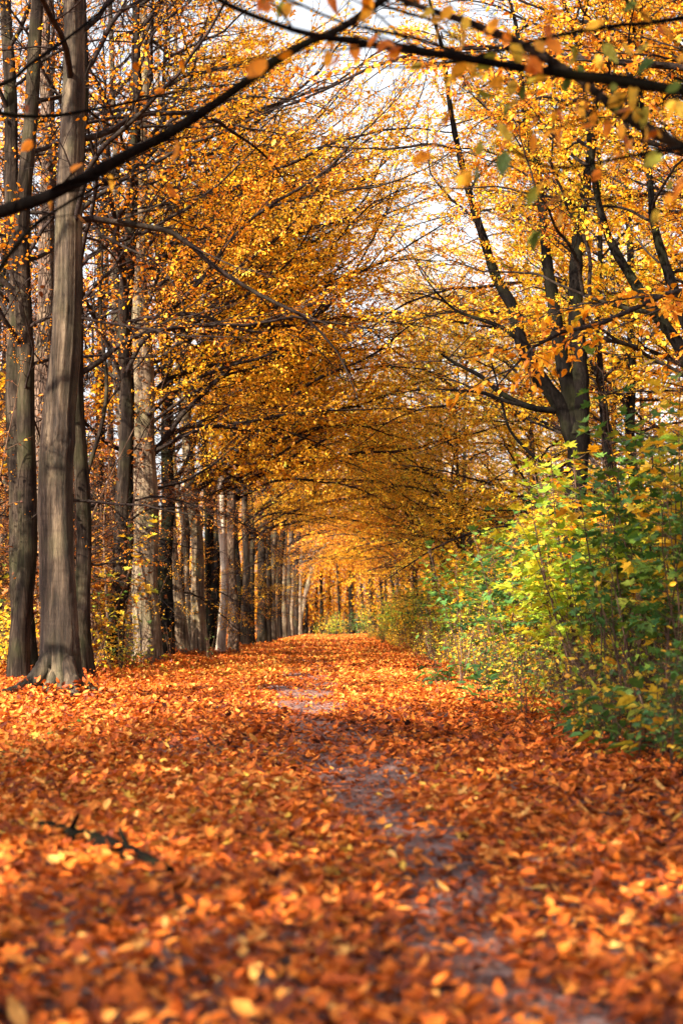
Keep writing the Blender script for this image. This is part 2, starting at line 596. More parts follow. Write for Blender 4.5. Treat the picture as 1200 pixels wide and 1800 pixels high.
def trunk_mesh(seed, pts, rad, flare=0.5, lobes=5, sides=22, flute=0.05, step=0.14, flare_h=0.28):
    """tapered, fluted, root-flared trunk; first point is the ground"""
    rng = np.random.default_rng(seed)
    P, r = smooth_line(pts, rad, step)
    mb = MB()
    n = len(P)
    hz = P[:, 2] - P[0, 2]
    wv = rng.random(4) * 6.28
    am = np.clip(hz, 0, 1)[:, None] * .035
    P = P + am * np.stack([np.sin(hz * .95 + wv[0]) + .6 * np.sin(hz * 2.1 + wv[1]), np.sin(hz * .8 + wv[2]), 0 * hz], 1)
    a = np.arange(sides) * 2 * PI / sides
    h = P[:, 2] - P[0, 2]
    ph = rng.random(6) * 6.28
    A, H = a[None, :], h[:, None]
    f = 1 + flute * np.sin(2 * A + ph[0] + H * .25) + flute * .8 * np.sin(3 * A + ph[1] - H * .33) + flute * .5 * np.sin(5 * A + ph[2] + H * .5)
    f += flute * .5 * np.sin(H * 2.1 + ph[3] + np.sin(A + ph[4])) + rng.normal(0, flute * .12, (n, sides))
    for k in range(int(max(h[-1], 1) * .9)):          # knots and old branch scars
        hk, ak, sk = rng.uniform(.4, h[-1]), rng.random() * 6.28, rng.uniform(.05, .12)
        da = np.abs((A - ak + PI) % (2 * PI) - PI) * r.mean()
        g = np.exp(-((H - hk) / sk) ** 2 - (da / sk) ** 2)
        f += rng.uniform(.06, .16) * g - .2 * np.exp(-((H - hk) / (sk * .4)) ** 2 - (da / (sk * .4)) ** 2)
    f += rng.normal(0, flute * .35, (1, sides)) * (1 + .5 * np.sin(H * 1.3 + ph[1]))
    root = np.clip(np.cos(lobes / 2 * A + ph[5]), -1, 1) ** 2
    root2 = .5 + .5 * np.sin(2 * A + ph[4])
    f += flare * np.exp(-H / flare_h) * (0.08 + 1.2 * root * root2 + .55 * root)
    f += flare * .16 * np.exp(-H / (flare_h * 2.6))
    rr = r[:, None] * f
    v = np.zeros((n, sides, 3))
    v[..., 0] = P[:, 0][:, None] + rr * np.cos(A)
    v[..., 1] = P[:, 1][:, None] + rr * np.sin(A)
    v[..., 2] = P[:, 2][:, None]
    v[0, :, 2] -= 0.12
    i = np.arange(n - 1)[:, None] * sides
    j = np.arange(sides)[None, :]
    k = (j + 1) % sides
    q = np.stack([i + j, i + k, i + sides + k, i + sides + j], -1).reshape(-1, 4)
    mb.add(v.reshape(-1, 3), q)
    return mb.mesh("trunk")


def g_h(x, y):
    """height of the ground"""
    x = np.asarray(x, float); y = np.asarray(y, float)
    b = .035 * np.sin(x * 1.7 + .6 * np.sin(y * .5)) * np.sin(y * .9 + 1.0) + .02 * np.sin(x * 3.1 + y * 2.3)
    side = .10 * np.clip((np.abs(x + .55) - 1.9) / 1.2, 0, 1)
    near = np.clip((np.abs(y) + np.abs(x)) / 3, 0, 1)
    return b * near * np.clip(1 - (np.abs(x) - 8) / 20, 0.2, 1) + side * 0.6


def up_to(pts, top, lean=(0, 0)):
    """carry a traced axis on up to the tree's full height"""
    p = list(pts)
    last = np.array(p[-1])
    k = 3
    for i in range(1, k + 1):
        u = i / k
        p.append(last + np.array([lean[0] * u, lean[1] * u, (top - last[2]) * u]))
    return p


def tree(name, label, axis, diam, top, bark, leafm, nb, hmin, group=None, kits=None, seed=0, flare=.5, path_side=0.0, bias=.72,
         el=(18, 48), sc=(.75, 1.25), lean=(0, 0), low=7, reach=0, thin_top=None, twig='twig', sides=22, flute=.05, cat='tree', lobes=5, cones=True, upper=.35):
    """axis: trunk points from the ground up (world). Branches lean to azimuth path_side."""
    rng = np.random.default_rng(1000 + seed)
    kits = kits or (SPARSE + DENSE[:3] if axis[0][1] < 30 else SPARSE[:2] + DENSE)
    axis = [np.array(a, float) for a in axis]
    base = axis[0].copy()
    t = thing(name, label, cat, tuple(base), 0, group)
    pts = up_to(axis, base[2] + top, lean)
    loc = [p - base for p in pts]
    hh = np.array([p[2] for p in loc])
    rad = diam / 2 * (1 - .9 * np.clip(hh / (top * 1.02), 0, 1) ** 1.15)
    me = trunk_mesh(seed, loc, rad, flare, lobes=lobes, sides=sides, flute=flute, step=.05 if sides >= 26 else .14)
    obj("trunk", me, M[bark], t)
    P, rr = smooth_line(loc, rad, .2)
    for i in range(nb):
        u = (i + rng.random()) / nb
        z = hmin + (top * .97 - hmin) * u ** .85
        k = int(np.argmin(np.abs(P[:, 2] - z)))
        az = path_side + rng.normal(0, .75) if rng.random() < bias else rng.uniform(0, 2 * PI)
        e = R(rng.uniform(*el)) + upper * u
        s = rng.uniform(*sc) * (1 - .35 * u)
        rear = math.cos(az - path_side) < -.1
        kk = THIN if thin_top and (P[k][2] > thin_top or rear) and rng.random() < .68 else kits
        add_branch(t, kk[int(rng.integers(len(kk)))], tuple(P[k]), az, e, rng.normal(0, .35), s, twig, leafm)
    for i in range(reach):                      # long limbs arching right over the path
        z = rng.uniform(3.6, 12.0)
        k = int(np.argmin(np.abs(P[:, 2] - z)))
        add_branch(t, LONG[int(rng.integers(len(LONG)))], tuple(P[k]), path_side + rng.normal(0, .45), R(rng.uniform(18, 48)), rng.normal(0, .3), rng.uniform(.75, 1.1), twig, leafm)
    for i in range(low):
        z = rng.uniform(1.3, hmin + 1.5)
        k = int(np.argmin(np.abs(P[:, 2] - z)))
        az = path_side + rng.normal(0, .8)
        pool = BARE + SPARSE
        add_branch(t, pool[int(rng.integers(len(pool)))], tuple(P[k]), az, R(rng.uniform(0, 45)), rng.normal(0, .4), rng.uniform(.3, .62), twig, leafm)
    return t


# ------------------------------------------------------------------ the ground
def ground():
    mb = MB()
    xs = np.concatenate([np.linspace(-400, -12, 14), np.linspace(-10, 10, 81), np.linspace(12, 400, 14)])
    ys = np.concatenate([np.linspace(-300, -12, 10), np.linspace(-10, 40, 140), np.linspace(41, 130, 60), np.linspace(140, 700, 14)])
    X, Y = np.meshgrid(xs, ys)
    Z = g_h(X, Y)
    nx, ny = len(xs), len(ys)
    i = np.arange(ny - 1)[:, None] * nx
    j = np.arange(nx - 1)[None, :]
    q = np.stack([i + j, i + j + 1, i + nx + j + 1, i + nx + j], -1).reshape(-1, 4)
    mb.add(np.stack([X, Y, Z], -1).reshape(-1, 3), q)
    tag(obj("ground", mb.mesh("ground"), M['ground']), "forest floor under the trees, brown earth and leaves", None, kind='structure')


def track_x(y):
    """middle line of the trodden strip"""
    y = np.asarray(y, float)
    return np.interp(y, [2, 3, 3.6, 5, 6.8, 9, 12, 16, 25, 40, 115], [.50, .44, .36, .28, .16, .03, -.22, -.38, -.42, -.40, -.35])


def path():
    mb = MB()
    ys = np.concatenate([np.linspace(-3, 40, 190), np.linspace(41, 116, 60)])
    us = np.linspace(-1, 1, 25)
    Y, U = np.meshgrid(ys, us, indexing='ij')
    X = track_x(Y) + U * (1.25 + .1 * np.sin(Y * 1.3))
    Z = g_h(X, Y) + .006 - .0 * U
    n, k = Y.shape
    i = np.arange(n - 1)[:, None] * k
    j = np.arange(k - 1)[None, :]
    q = np.stack([i + j, i + j + 1, i + k + j + 1, i + k + j], -1).reshape(-1, 4)
    mb.add(np.stack([X, Y, Z], -1).reshape(-1, 3), q)
    tag(obj("path", mb.mesh("path"), M['path']), "trodden earth path running straight down the avenue", None, kind='structure')


def noise2(x, y, s, seed):
    r = np.random.default_rng(seed)
    o = np.zeros_like(x)
    for i in range(6):
        a = r.random() * 6.28
        f = s * r.uniform(.5, 1.8)
        o += np.sin((x * math.cos(a) + y * math.sin(a)) * f + r.random() * 6.28)
    return o / 3.0


def litter():
    rng = np.random.default_rng(5)
    mb = MB()

    def zone(y0, y1, xl, xr, dens, size, maple, hgt):
        A = (y1 - y0) * (xr - xl)
        n = int(A * dens)
        x = rng.uniform(xl, xr, n)
        y = rng.uniform(y0, y1, n)
        keep = np.abs(x) < .30 * y + 1.6
        tw = np.abs(x - track_x(y) + .06 * np.sin(y * 2.2)) / (.125 + .05 * np.sin(y * .8 + 1) + .012 * np.clip(y, 0, 20))
        patch = noise2(x, y, 2.2, 11)
        p = np.clip((tw - .55) * 1.0 + .22 * patch, .04, 1)
        # the strip is clearer in some reaches than others
        p = np.maximum(p, np.interp(y, [2, 2.7, 3.4, 4.2, 4.8, 5.8, 6.8, 7.8, 9, 11, 13, 16, 20, 30], [.24, .11, .07, .22, .32, .12, .05, .14, .3, .3, .13, .09, .25, .45]))
        p = np.where(tw > 1.6, 1, p)
        keep &= rng.random(n) < p
        x, y, p = x[keep], y[keep], p[keep]
        n = len(x)
        z = g_h(x, y) + .012 + rng.random(n) ** 1.4 * hgt * (.25 + .75 * p)
        hd = rng.random(n) * 2 * PI
        tilt = rng.normal(0, .20, n) * (.35 + .65 * p)
        ax = np.stack([np.cos(hd), np.sin(hd), tilt], 1)
        nr = np.stack([rng.normal(0, .27, n), rng.normal(0, .27, n), np.ones(n)], 1)
        flip = rng.random(n) < .5
        nr[flip] *= -1
        nr[:, 2] = np.abs(nr[:, 2])
        yel = np.clip((y - 9) / 14, 0, 1) * .10
        tint = np.clip(rng.beta(1.5, 1.6, n) + .10 * noise2(x, y, 1.1, 3) + yel, 0, .999)
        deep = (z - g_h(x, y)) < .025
        tint = np.where(deep, tint * .75, tint)  # lower leaves tinted darker, painting shade into the gaps of the pile
        m = rng.random(n) < maple
        sz = size * np.clip(rng.lognormal(-.08, .36, n), .35, 1.45)
        for sel, tpl, k in ((~m, LITTER_OVATE, 1.0), (m, MAPLE, 1.15)):
            nn = int(sel.sum())
            mb.leaves(tpl, np.stack([x, y, z], 1)[sel], ax[sel], nr[sel], sz[sel] * k, tint[sel],
                      curl=rng.normal(.12, .30, nn), fold=rng.uniform(-.1, .8, nn), width=rng.uniform(.75, 1.15, nn))

    zone(1.6, 9, -4.5, 4.5, 2000, .041, .33, .06)
    zone(9, 20, -6, 5, 1050, .048, .28, .065)
    zone(20, 45, -6.5, 5, 620, .060, .15, .07)
    zone(45, 118, -7, 5, 240, .088, .0, .08)
    for (px, d, r) in [(104, 15, .36), (45, 21, .28), (147, 19.5, .26), (200, 24, .22), (262, 27, .38), (319, 34, .3), (352, 35, .35), (388, 36.8, .25)]:   # leaves drifted against the trunks
        q = 1800 if d == 15 else 900
        cx = float(W(px, 1100, d)[0])
        a = rng.random(q) * 6.28
        rr = r + np.abs(rng.normal(0, .3, q))
        x, y = cx + rr * np.cos(a), d + rr * np.sin(a)
        z = g_h(x, y) + .02 + rng.random(q) * .20 * np.exp(-(rr - r) / .22)
        hd = rng.random(q) * 6.28
        mb.leaves(LITTER_OVATE, np.stack([x, y, z], 1), np.stack([np.cos(hd), np.sin(hd), rng.normal(0, .4, q)], 1), np.stack([rng.normal(0, .5, q), rng.normal(0, .5, q), np.ones(q)], 1),
                  rng.uniform(.04, .085, q), rng.beta(1.6, 1.8, q) * .99, curl=rng.normal(.1, .3, q), fold=rng.uniform(0, .8, q))
    n = 26000                                   # crumbs of broken leaf trodden into the bare strip
    y = 1.8 + 26 * rng.random(n) ** 1.5
    x = track_x(y) + rng.normal(0, .32, n)
    hd = rng.random(n) * 6.28
    mb.leaves(OVATE, np.stack([x, y, g_h(x, y) + .009 + rng.random(n) * .008], 1), np.stack([np.cos(hd), np.sin(hd), rng.normal(0, .12, n)], 1),
              np.stack([rng.normal(0, .2, n), rng.normal(0, .2, n), np.ones(n)], 1), rng.uniform(.008, .03, n), rng.beta(1.1, 2.4, n) * .95)
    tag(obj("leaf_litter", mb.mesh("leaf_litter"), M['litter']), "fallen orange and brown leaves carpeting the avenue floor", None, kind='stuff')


ground()
path()
litter()


# ------------------------------------------------------------------ the row of trunks left of the path
def trace(d, pxs):
    p = [W(x, y, d) for x, y in pxs]
    p[0][2] = float(g_h(p[0][0], d))
    return p


ROW = "row of trees along the left edge of the path"
tree("beech_tree", "tall grey tree with spreading surface roots, sunlit patches on its trunk, largest in front",
     trace(15, [(104, 1240), (104, 1130), (103, 1000), (104, 880), (105, 720), (112, 500), (123, 280), (130, 60)]), .37, 16, 'grey', 'orange', 21, 4.2, ROW,
     seed=1, kits=THIN + SPARSE[:3], thin_top=8.0, reach=0, flare=.5, sides=60, flute=.085, lobes=5, lean=(.4, .2), sc=(.8, 1.2), low=1)
tree("beech_tree", "straight dark grey tree standing leftmost, just left of the root-flared trunk",
     trace(21, [(45, 1195), (40, 1060), (34, 850), (29, 600), (22, 330), (17, 60)]), .34, 16, 'dark', 'orange', 20, 4.2, ROW, seed=2, kits=THIN + SPARSE[:3], thin_top=8.0, reach=0, flare=.5, sides=30, lean=(-.3, .2), low=1)
tree("oak_tree", "tree with furrowed reddish bark behind the root-flared grey trunk",
     trace(24, [(98, 1184), (88, 1000), (80, 800), (80, 500), (83, 250), (84, 60)]), .40, 17, 'rough', 'orange', 20, 4.2, ROW, seed=3, low=1, kits=THIN + SPARSE[:3], thin_top=8.0, reach=0, flare=.4, sides=30)
tree("beech_tree", "slim brown tree close behind the right side of the root-flared trunk",
     trace(19.5, [(147, 1203), (143, 1080), (139, 850), (138, 600), (140, 300), (143, 60)]), .24, 15, 'dark', 'orange', 15, 4.2, ROW, seed=4, low=1, kits=THIN + SPARSE[:3], thin_top=8.0, reach=0, flare=.9, sides=26)
tree("beech_tree", "thin dark curving tree left of the broad sunlit beige trunk",
     trace(24, [(200, 1184), (206, 1060), (213, 880), (221, 700), (222, 500), (232, 280), (240, 60)]), .25, 15, 'dark', 'orange', 15, 4.2, ROW, seed=5, low=1, kits=THIN + SPARSE[:3], thin_top=9.0, reach=2, sc=(.8, 1.45), flare=.45, sides=26, lean=(.5, 0))
tree("beech_tree", "broad beige tree with branch shadows across its sunlit trunk and mossy foot",
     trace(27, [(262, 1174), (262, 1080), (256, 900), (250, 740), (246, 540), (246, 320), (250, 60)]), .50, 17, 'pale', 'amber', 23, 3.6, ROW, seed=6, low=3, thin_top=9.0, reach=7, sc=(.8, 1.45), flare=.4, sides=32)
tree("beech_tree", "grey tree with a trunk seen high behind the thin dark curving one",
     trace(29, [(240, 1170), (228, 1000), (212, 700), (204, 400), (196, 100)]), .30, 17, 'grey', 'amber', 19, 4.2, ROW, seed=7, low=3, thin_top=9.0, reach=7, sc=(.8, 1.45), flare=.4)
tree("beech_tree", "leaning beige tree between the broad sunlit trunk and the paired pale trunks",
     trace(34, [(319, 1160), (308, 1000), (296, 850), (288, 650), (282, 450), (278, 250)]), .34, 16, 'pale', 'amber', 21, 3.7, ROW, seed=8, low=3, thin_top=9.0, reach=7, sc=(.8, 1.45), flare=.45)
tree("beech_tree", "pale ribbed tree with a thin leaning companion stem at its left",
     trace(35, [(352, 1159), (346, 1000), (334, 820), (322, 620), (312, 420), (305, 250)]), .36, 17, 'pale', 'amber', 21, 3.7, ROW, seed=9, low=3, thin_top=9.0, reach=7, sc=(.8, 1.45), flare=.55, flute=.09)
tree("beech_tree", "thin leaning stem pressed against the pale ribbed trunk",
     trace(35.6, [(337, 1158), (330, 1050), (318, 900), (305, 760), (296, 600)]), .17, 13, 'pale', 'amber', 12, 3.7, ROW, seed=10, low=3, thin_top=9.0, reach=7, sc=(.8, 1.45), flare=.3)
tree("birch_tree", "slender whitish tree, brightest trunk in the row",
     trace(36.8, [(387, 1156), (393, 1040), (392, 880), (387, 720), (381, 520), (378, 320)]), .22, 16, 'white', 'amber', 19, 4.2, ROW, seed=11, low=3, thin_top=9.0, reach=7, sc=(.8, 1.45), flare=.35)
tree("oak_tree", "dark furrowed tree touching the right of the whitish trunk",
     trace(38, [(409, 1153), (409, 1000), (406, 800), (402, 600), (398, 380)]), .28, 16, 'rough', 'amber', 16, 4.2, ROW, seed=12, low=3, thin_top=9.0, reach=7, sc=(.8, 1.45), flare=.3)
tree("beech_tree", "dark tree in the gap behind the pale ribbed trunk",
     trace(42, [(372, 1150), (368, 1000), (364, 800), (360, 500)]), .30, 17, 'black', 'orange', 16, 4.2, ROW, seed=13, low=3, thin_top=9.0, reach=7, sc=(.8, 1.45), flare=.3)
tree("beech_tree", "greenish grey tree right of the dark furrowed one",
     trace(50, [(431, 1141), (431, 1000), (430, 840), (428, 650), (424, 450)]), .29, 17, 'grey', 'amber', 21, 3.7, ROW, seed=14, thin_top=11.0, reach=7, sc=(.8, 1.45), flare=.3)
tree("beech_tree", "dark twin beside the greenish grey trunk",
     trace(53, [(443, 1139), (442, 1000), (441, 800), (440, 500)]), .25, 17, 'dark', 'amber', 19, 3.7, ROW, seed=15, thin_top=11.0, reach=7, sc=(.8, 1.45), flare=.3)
ORD = ["first", "second", "third", "fourth", "fifth", "sixth", "seventh", "eighth", "ninth", "tenth", "eleventh", "twelfth"]
far_row = [(460, 57, 'dark'), (470, 62, 'dark'), (478, 66, 'grey'), (484, 71, 'grey'), (490, 76, 'dark'), (498, 82, 'pale'), (506, 88, 'grey'), (512, 94, 'pale'), (519, 101, 'dark'), (527, 109, 'pale')]
for i, (px, d, bk) in enumerate(far_row):
    ln = [6, -3, 9, 2, 12, 5, 10, 3, 14, 12][i]
    pt = 1100 + 2025 / d
    ft = tree("beech_tree", f"{ORD[i]} tree after the dark twin in the far left row" if i < 9 else "forked pale tree leaning over the path end, last of the left row",
         trace(d, [(px, pt), (px + 1, pt - 90), (px + ln * .5, pt - 200), (px + ln, pt - 420)]), .40, 16 + (i % 3), bk, 'orange' if i % 3 else 'amber', 22, 4.4, ROW,
         kits=DENSE, thin_top=8.5, low=3, seed=20 + i, flare=.3, sides=14, sc=(.9, 1.5))

far_fork = ft
rng = np.random.default_rng(33)
second = [(-4.2, 19), (-4.0, 26), (-5.6, 28), (-4.4, 31), (-3.9, 33), (-5.8, 36), (-4.3, 39), (-3.7, 41), (-5.0, 44), (-3.9, 46), (-4.6, 50), (-3.8, 55), (-4.8, 59), (-3.9, 64), (-4.5, 70), (-3.8, 78), (-7.2, 31), (-6.8, 40), (-7.5, 48)]
for i, (x, d) in enumerate(second):
    a = rng.normal(0, .16, 4)
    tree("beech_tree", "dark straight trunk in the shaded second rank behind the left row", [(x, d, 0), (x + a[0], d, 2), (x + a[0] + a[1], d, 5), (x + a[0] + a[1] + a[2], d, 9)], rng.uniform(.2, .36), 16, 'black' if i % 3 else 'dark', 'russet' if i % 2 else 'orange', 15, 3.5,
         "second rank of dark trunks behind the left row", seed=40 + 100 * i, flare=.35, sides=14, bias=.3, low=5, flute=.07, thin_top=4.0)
# roots of the largest trunk, spread over the ground
big = [o for o in bpy.data.objects if o.name == "beech_tree"][0]
for i, (pth, r0) in enumerate([([(-.07, -.03, .75), (-.13, -.08, .42), (-.24, -.16, .17), (-.42, -.26, .06), (-.62, -.33, .02), (-.86, -.46, -.05)], .105),
                               ([(.07, -.05, .70), (.12, -.11, .36), (.18, -.22, .14), (.24, -.38, .05), (.31, -.60, -.05)], .10),
                               ([(-.02, -.09, .5), (-.04, -.17, .22), (-.07, -.32, .07), (-.10, -.5, -.04)], .075),
                               ([(.10, .0, .6), (.18, -.03, .28), (.34, -.07, .08), (.6, -.12, -.05)], .09),
                               ([(-.09, .05, .6), (-.18, .03, .28), (-.38, .05, .08), (-.7, .1, -.05)], .09)]):
    pth = [(x * k, y * k, z) for (x, y, z), k in zip(pth, [.35, .72] + [1] * 9)]
    P, rr = smooth_line(pth, np.concatenate([[r0 * .8], np.linspace(r0, r0 * .32, len(pth) - 1)]), .03)
    mb = MB()
    mb.tube(P + np.random.default_rng(i).normal(0, .004, P.shape), rr, 12)
    obj("root", mb.mesh("root"), M['grey'], big)

# ------------------------------------------------------------------ trees beside the camera whose boughs hang into the picture, then added unseen shade trees
def bough(parent, d0, d1, pxs, r0, r1, seed, leafm='orange', leaves=22, shoots=7, lsize=.085, bark='black', droop=.8):
    """a traced bough at its own distance, with shoots and hanging leaves"""
    rng = np.random.default_rng(seed)
    n = len(pxs)
    pts = [W(x, y, d0 + (d1 - d0) * i / (n - 1)) for i, (x, y) in enumerate(pxs)]
    off = np.array(parent.location)
    P, rr = smooth_line(np.array(pts) - off, np.linspace(r0, r1, n), .05)
    P = P + np.cumsum(rng.normal(0, .0012, P.shape), axis=0)
    mb, lf = MB(), Leafer()
    mb.tube(P, rr * (1 + .08 * np.sin(np.arange(len(P)) * .9)), 10)
    for i in range(shoots):
        s = rng.uniform(.12, .98)
        p, h = along(P, s)
        d = h * .7 + rng.normal(0, .45, 3)
        tw = grow(rng, p, d, rng.uniform(.25, .7), 6, .12, -.01)
        mb.tube(tw, np.linspace(r1 * .45 + .001, .0018, 7), 5)
        for k in range(max(1, leaves // shoots)):
            p2, h2 = along(tw, rng.uniform(.2, 1))
            lf.put(p2, np.array([rng.normal(0, .5), rng.normal(0, .5), -droop]) + h2 * .3, rng.normal(0, 1, 3), lsize * rng.uniform(.6, 1.1))
    o = obj("branch", mb.mesh("branch"), M[bark], parent)
    if lf.p:
        obj("foliage", lf.build(rng, "foliage"), M[leafm], o)
    return o


near_l = tree("beech_tree", "near tree outside the frame whose dark bough crosses the upper left",
              [(-2.75, 5.9, 0), (-2.7, 5.9, 2), (-2.65, 5.8, 5)], .34, 14, 'grey', 'orange', 9, 5.2, None, kits=DENSE, seed=60, bias=.2, el=(25, 60), low=0)
bough(near_l, 5.9, 5.1, [(-560, 480), (-300, 440), (-100, 400), (0, 371), (100, 335), (200, 281), (300, 226), (370, 181), (440, 130), (520, 76), (600, 40), (690, -20)], 0.031, .013, 1, leaves=14, shoots=9)
bough(near_l, 5.9, 5.5, [(-540, 620), (-200, 560), (-30, 505), (20, 455), (60, 405), (110, 370), (180, 330), (250, 300)], .014, .004, 2, leaves=4, shoots=4)
bough(near_l, 5.9, 6.6, [(-500, 260), (-200, 200), (0, 150), (60, 110), (130, 60), (190, 10), (240, -40)], .013, .005, 3, leaves=6, shoots=5)
bough(near_l, 5.9, 7.2, [(-500, 130), (-100, 185), (60, 205), (180, 190), (300, 165), (420, 150)], .012, .004, 13, leaves=10, shoots=5)
near_r = tree("beech_tree", "near tree outside the frame whose black boughs cross the upper right",
              [(2.7, 4.6, 0), (2.7, 4.6, 2), (2.75, 4.7, 5)], .32, 14, 'dark', 'orange', 12, 5.4, None, kits=DENSE, seed=61, path_side=-PI / 2, bias=.5, el=(25, 60), low=0)
bough(near_r, 4.6, 4.3, [(2000, 260), (1600, 215), (1200, 157), (1050, 137), (900, 112), (760, 90), (640, 70), (540, 55), (430, 20), (330, -30)], .019, .008, 4, leaves=80, shoots=20, leafm='orange', lsize=.08)
bough(near_r, 4.6, 4.4, [(1900, 330), (1500, 240), (1150, 140), (1000, 120), (860, 100), (740, 60), (600, 30), (500, -10)], .013, .004, 5, leaves=60, shoots=16, leafm='mixed', lsize=.075)
bough(near_r, 4.6, 5.2, [(1900, 560), (1500, 400), (1260, 290), (1150, 235), (1080, 190), (1010, 130), (930, 80), (840, 40), (740, 8), (640, -30)], .026, .009, 6, leaves=60, shoots=16, bark='dark')
bough(near_r, 4.6, 4.2, [(1900, 60), (1500, 160), (1250, 240), (1100, 270), (980, 285), (900, 250)], .012, .003, 7, leaves=50, shoots=14, leafm='mixed', lsize=.075)
bough(near_r, 4.6, 4.6, [(1800, -60), (1300, 20), (1000, 60), (800, 110), (660, 120)], .012, .003, 8, leaves=50, shoots=14, leafm='mixed', lsize=.08)
for i, (x, y) in enumerate([(-3.0, 1.0), (-3.4, -4.0), (2.9, -2.5), (-6.5, -6.5), (-8.0, 1.0), (-5.2, -1.2), (-5.6, 3.4), (-9.5, -2.5), (-8.5, -6.0)]):  # unseen trees added to cast shade over the foreground
    tree("beech_tree", "tree of the avenue beside the photographer, its crown shading the near leaves", [(x, y, 0), (x, y, 3), (x + .1, y, 6)], .36, 13, 'grey', 'orange', 30, 3.0,
         "avenue trees beside the photographer", kits=DENSE, seed=70 + i, bias=.5, path_side=0 if x < 0 else PI, sides=14, el=(10, 45), low=0)

for i, (x, y) in enumerate([(-6.4, 11.2), (-8.6, 16.0)]):  # unseen trees added to break up the sun on the front trunks
    tree("beech_tree", "tree of the wood outside the left frame edge, dappling the front trunks with shade", [(x, y, 0), (x, y, 3), (x + .1, y, 6)], .3, 11, 'dark', 'russet', 11, 2.6,
         "wood trees outside the left frame edge", kits=DENSE + SPARSE, seed=77 + i, bias=.2, sides=12, el=(5, 45), low=0)

# ------------------------------------------------------------------ dark trees right of the path
def limbs(parent, d, pxs, w0, w1, bark, seed, nb=5, kits=DENSE, leafm='yellow', name="limb", sc=(.35, .6), side=0.0, d1=None):
    rng = np.random.default_rng(seed)
    n = len(pxs)
    d1 = d if d1 is None else d1
    pts = np.array([W(x, y, d + (d1 - d) * i / (n - 1)) for i, (x, y) in enumerate(pxs)]) - np.array(parent.location)
    s = d / FPX / 2
    P, rr = smooth_line(pts, np.linspace(w0 * s, w1 * s, n), .08)
    P = P + np.cumsum(rng.normal(0, .004, P.shape), axis=0) * np.linspace(0, 1, len(P))[:, None]
    mb = MB()
    mb.tube(P, rr * (1 + .07 * np.sin(np.arange(len(P)) * 1.3 + seed)), 12)
    obj(name, mb.mesh(name), M[bark], parent)
    for i in range(nb):
        u = .42 + .58 * (i + rng.random()) / nb
        p, h = along(P, u)
        add_branch(parent, kits[int(rng.integers(len(kits)))], tuple(p), rng.uniform(0, 2 * PI) if rng.random() < .5 else PI + rng.normal(0, .7), R(rng.uniform(5, 55)), rng.normal(0, .5), rng.uniform(*sc), 'twig', leafm)


fork = thing("maple_tree", "black-barked tree forking into three stems above the right thicket", "tree", tuple(np.array([W(1008, 1195, 20)[0], 20, 0])))
b0 = np.array(fork.location)
obj("trunk", trunk_mesh(80, [np.array(p) - b0 for p in ([b0] + [W(x, y, 20) for x, y in ((1008, 1000), (1010, 850), (1012, 760))])], [.20, .17, .155, .16], .4), M['black'], fork)
limbs(fork, 20, [(1008, 775), (985, 715), (945, 660), (915, 600), (900, 540), (872, 490), (845, 410), (820, 330), (790, 210), (770, 90), (740, -20)], 32, 4, 'black', 81, 6, leafm='yellow', kits=DENSE)
limbs(fork, 20, [(1012, 765), (1000, 690), (985, 620), (972, 530), (962, 460), (950, 330), (925, 200), (915, 60), (890, -40)], 34, 4, 'black', 82, 6, leafm='yellow', kits=DENSE)
limbs(fork, 20, [(1014, 765), (1018, 690), (1014, 600), (1010, 500), (1020, 380), (1040, 250), (1050, 120), (1075, -30)], 40, 5, 'black', 83, 7, leafm='yellow', kits=DENSE)
limbs(fork, 20, [(975, 722), (930, 715), (880, 690), (845, 660), (800, 635), (772, 616)], 13, 4, 'black', 84, 4, kits=BARE, name="limb", sc=(.2, .4))
limbs(fork, 20, [(940, 716), (890, 705), (850, 690), (815, 686), (780, 685)], 9, 3, 'black', 85, 2, kits=BARE, sc=(.15, .3))
limbs(fork, 20, [(1004, 830), (960, 820), (925, 790), (895, 755), (880, 700), (866, 640)], 8, 3, 'black', 86, 3, kits=BARE, sc=(.15, .3))
limbs(fork, 20, [(915, 600), (880, 575), (840, 560), (800, 545), (760, 510)], 10, 3, 'black', 87, 4, kits=BARE, sc=(.2, .4))

limbs(far_fork, 109, [(527, 1095), (534, 1060), (541, 1025), (556, 985), (572, 960), (596, 935)], 9, 3, 'pale', 88, 3, leafm='orange', sc=(.5, .8))
limbs(far_fork, 109, [(528, 1080), (524, 1045), (531, 1005), (540, 960), (538, 910)], 8, 3, 'pale', 89, 3, leafm='orange', sc=(.5, .8))
limbs(far_fork, 109, [(534, 1058), (545, 1020), (548, 985), (566, 940)], 6, 2, 'pale', 95, 2, leafm='orange', sc=(.5, .8))

edge = thing("maple_tree", "dark tree at the right edge with boughs fanning up to the left", "tree", tuple(np.array([W(1265, 1200, 16)[0], 16, 0])))
b0 = np.array(edge.location)
obj("trunk", trunk_mesh(90, [np.array(p) - b0 for p in ([b0] + [W(x, y, 16) for x, y in ((1265, 1000), (1255, 850), (1235, 700))])], [.2, .18, .16, .13], .4), M['dark'], edge)
limbs(edge, 16, [(1237, 715), (1200, 620), (1150, 550), (1110, 490), (1070, 420), (1050, 350), (1035, 250), (1020, 120), (990, 0)], 26, 4, 'black', 91, 9, leafm='orange', kits=DENSE)
limbs(edge, 16, [(1240, 720), (1215, 600), (1180, 500), (1150, 400), (1140, 300), (1125, 150), (1130, 0)], 26, 4, 'black', 92, 9, leafm='amber', kits=DENSE)
limbs(edge, 16, [(1150, 550), (1090, 540), (1030, 520), (980, 500)], 10, 4, 'dark', 93, 4, leafm='yellow')
limbs(edge, 16, [(1245, 730), (1240, 560), (1260, 380), (1250, 200), (1230, 20)], 26, 5, 'black', 94, 7, leafm='orange', kits=DENSE)

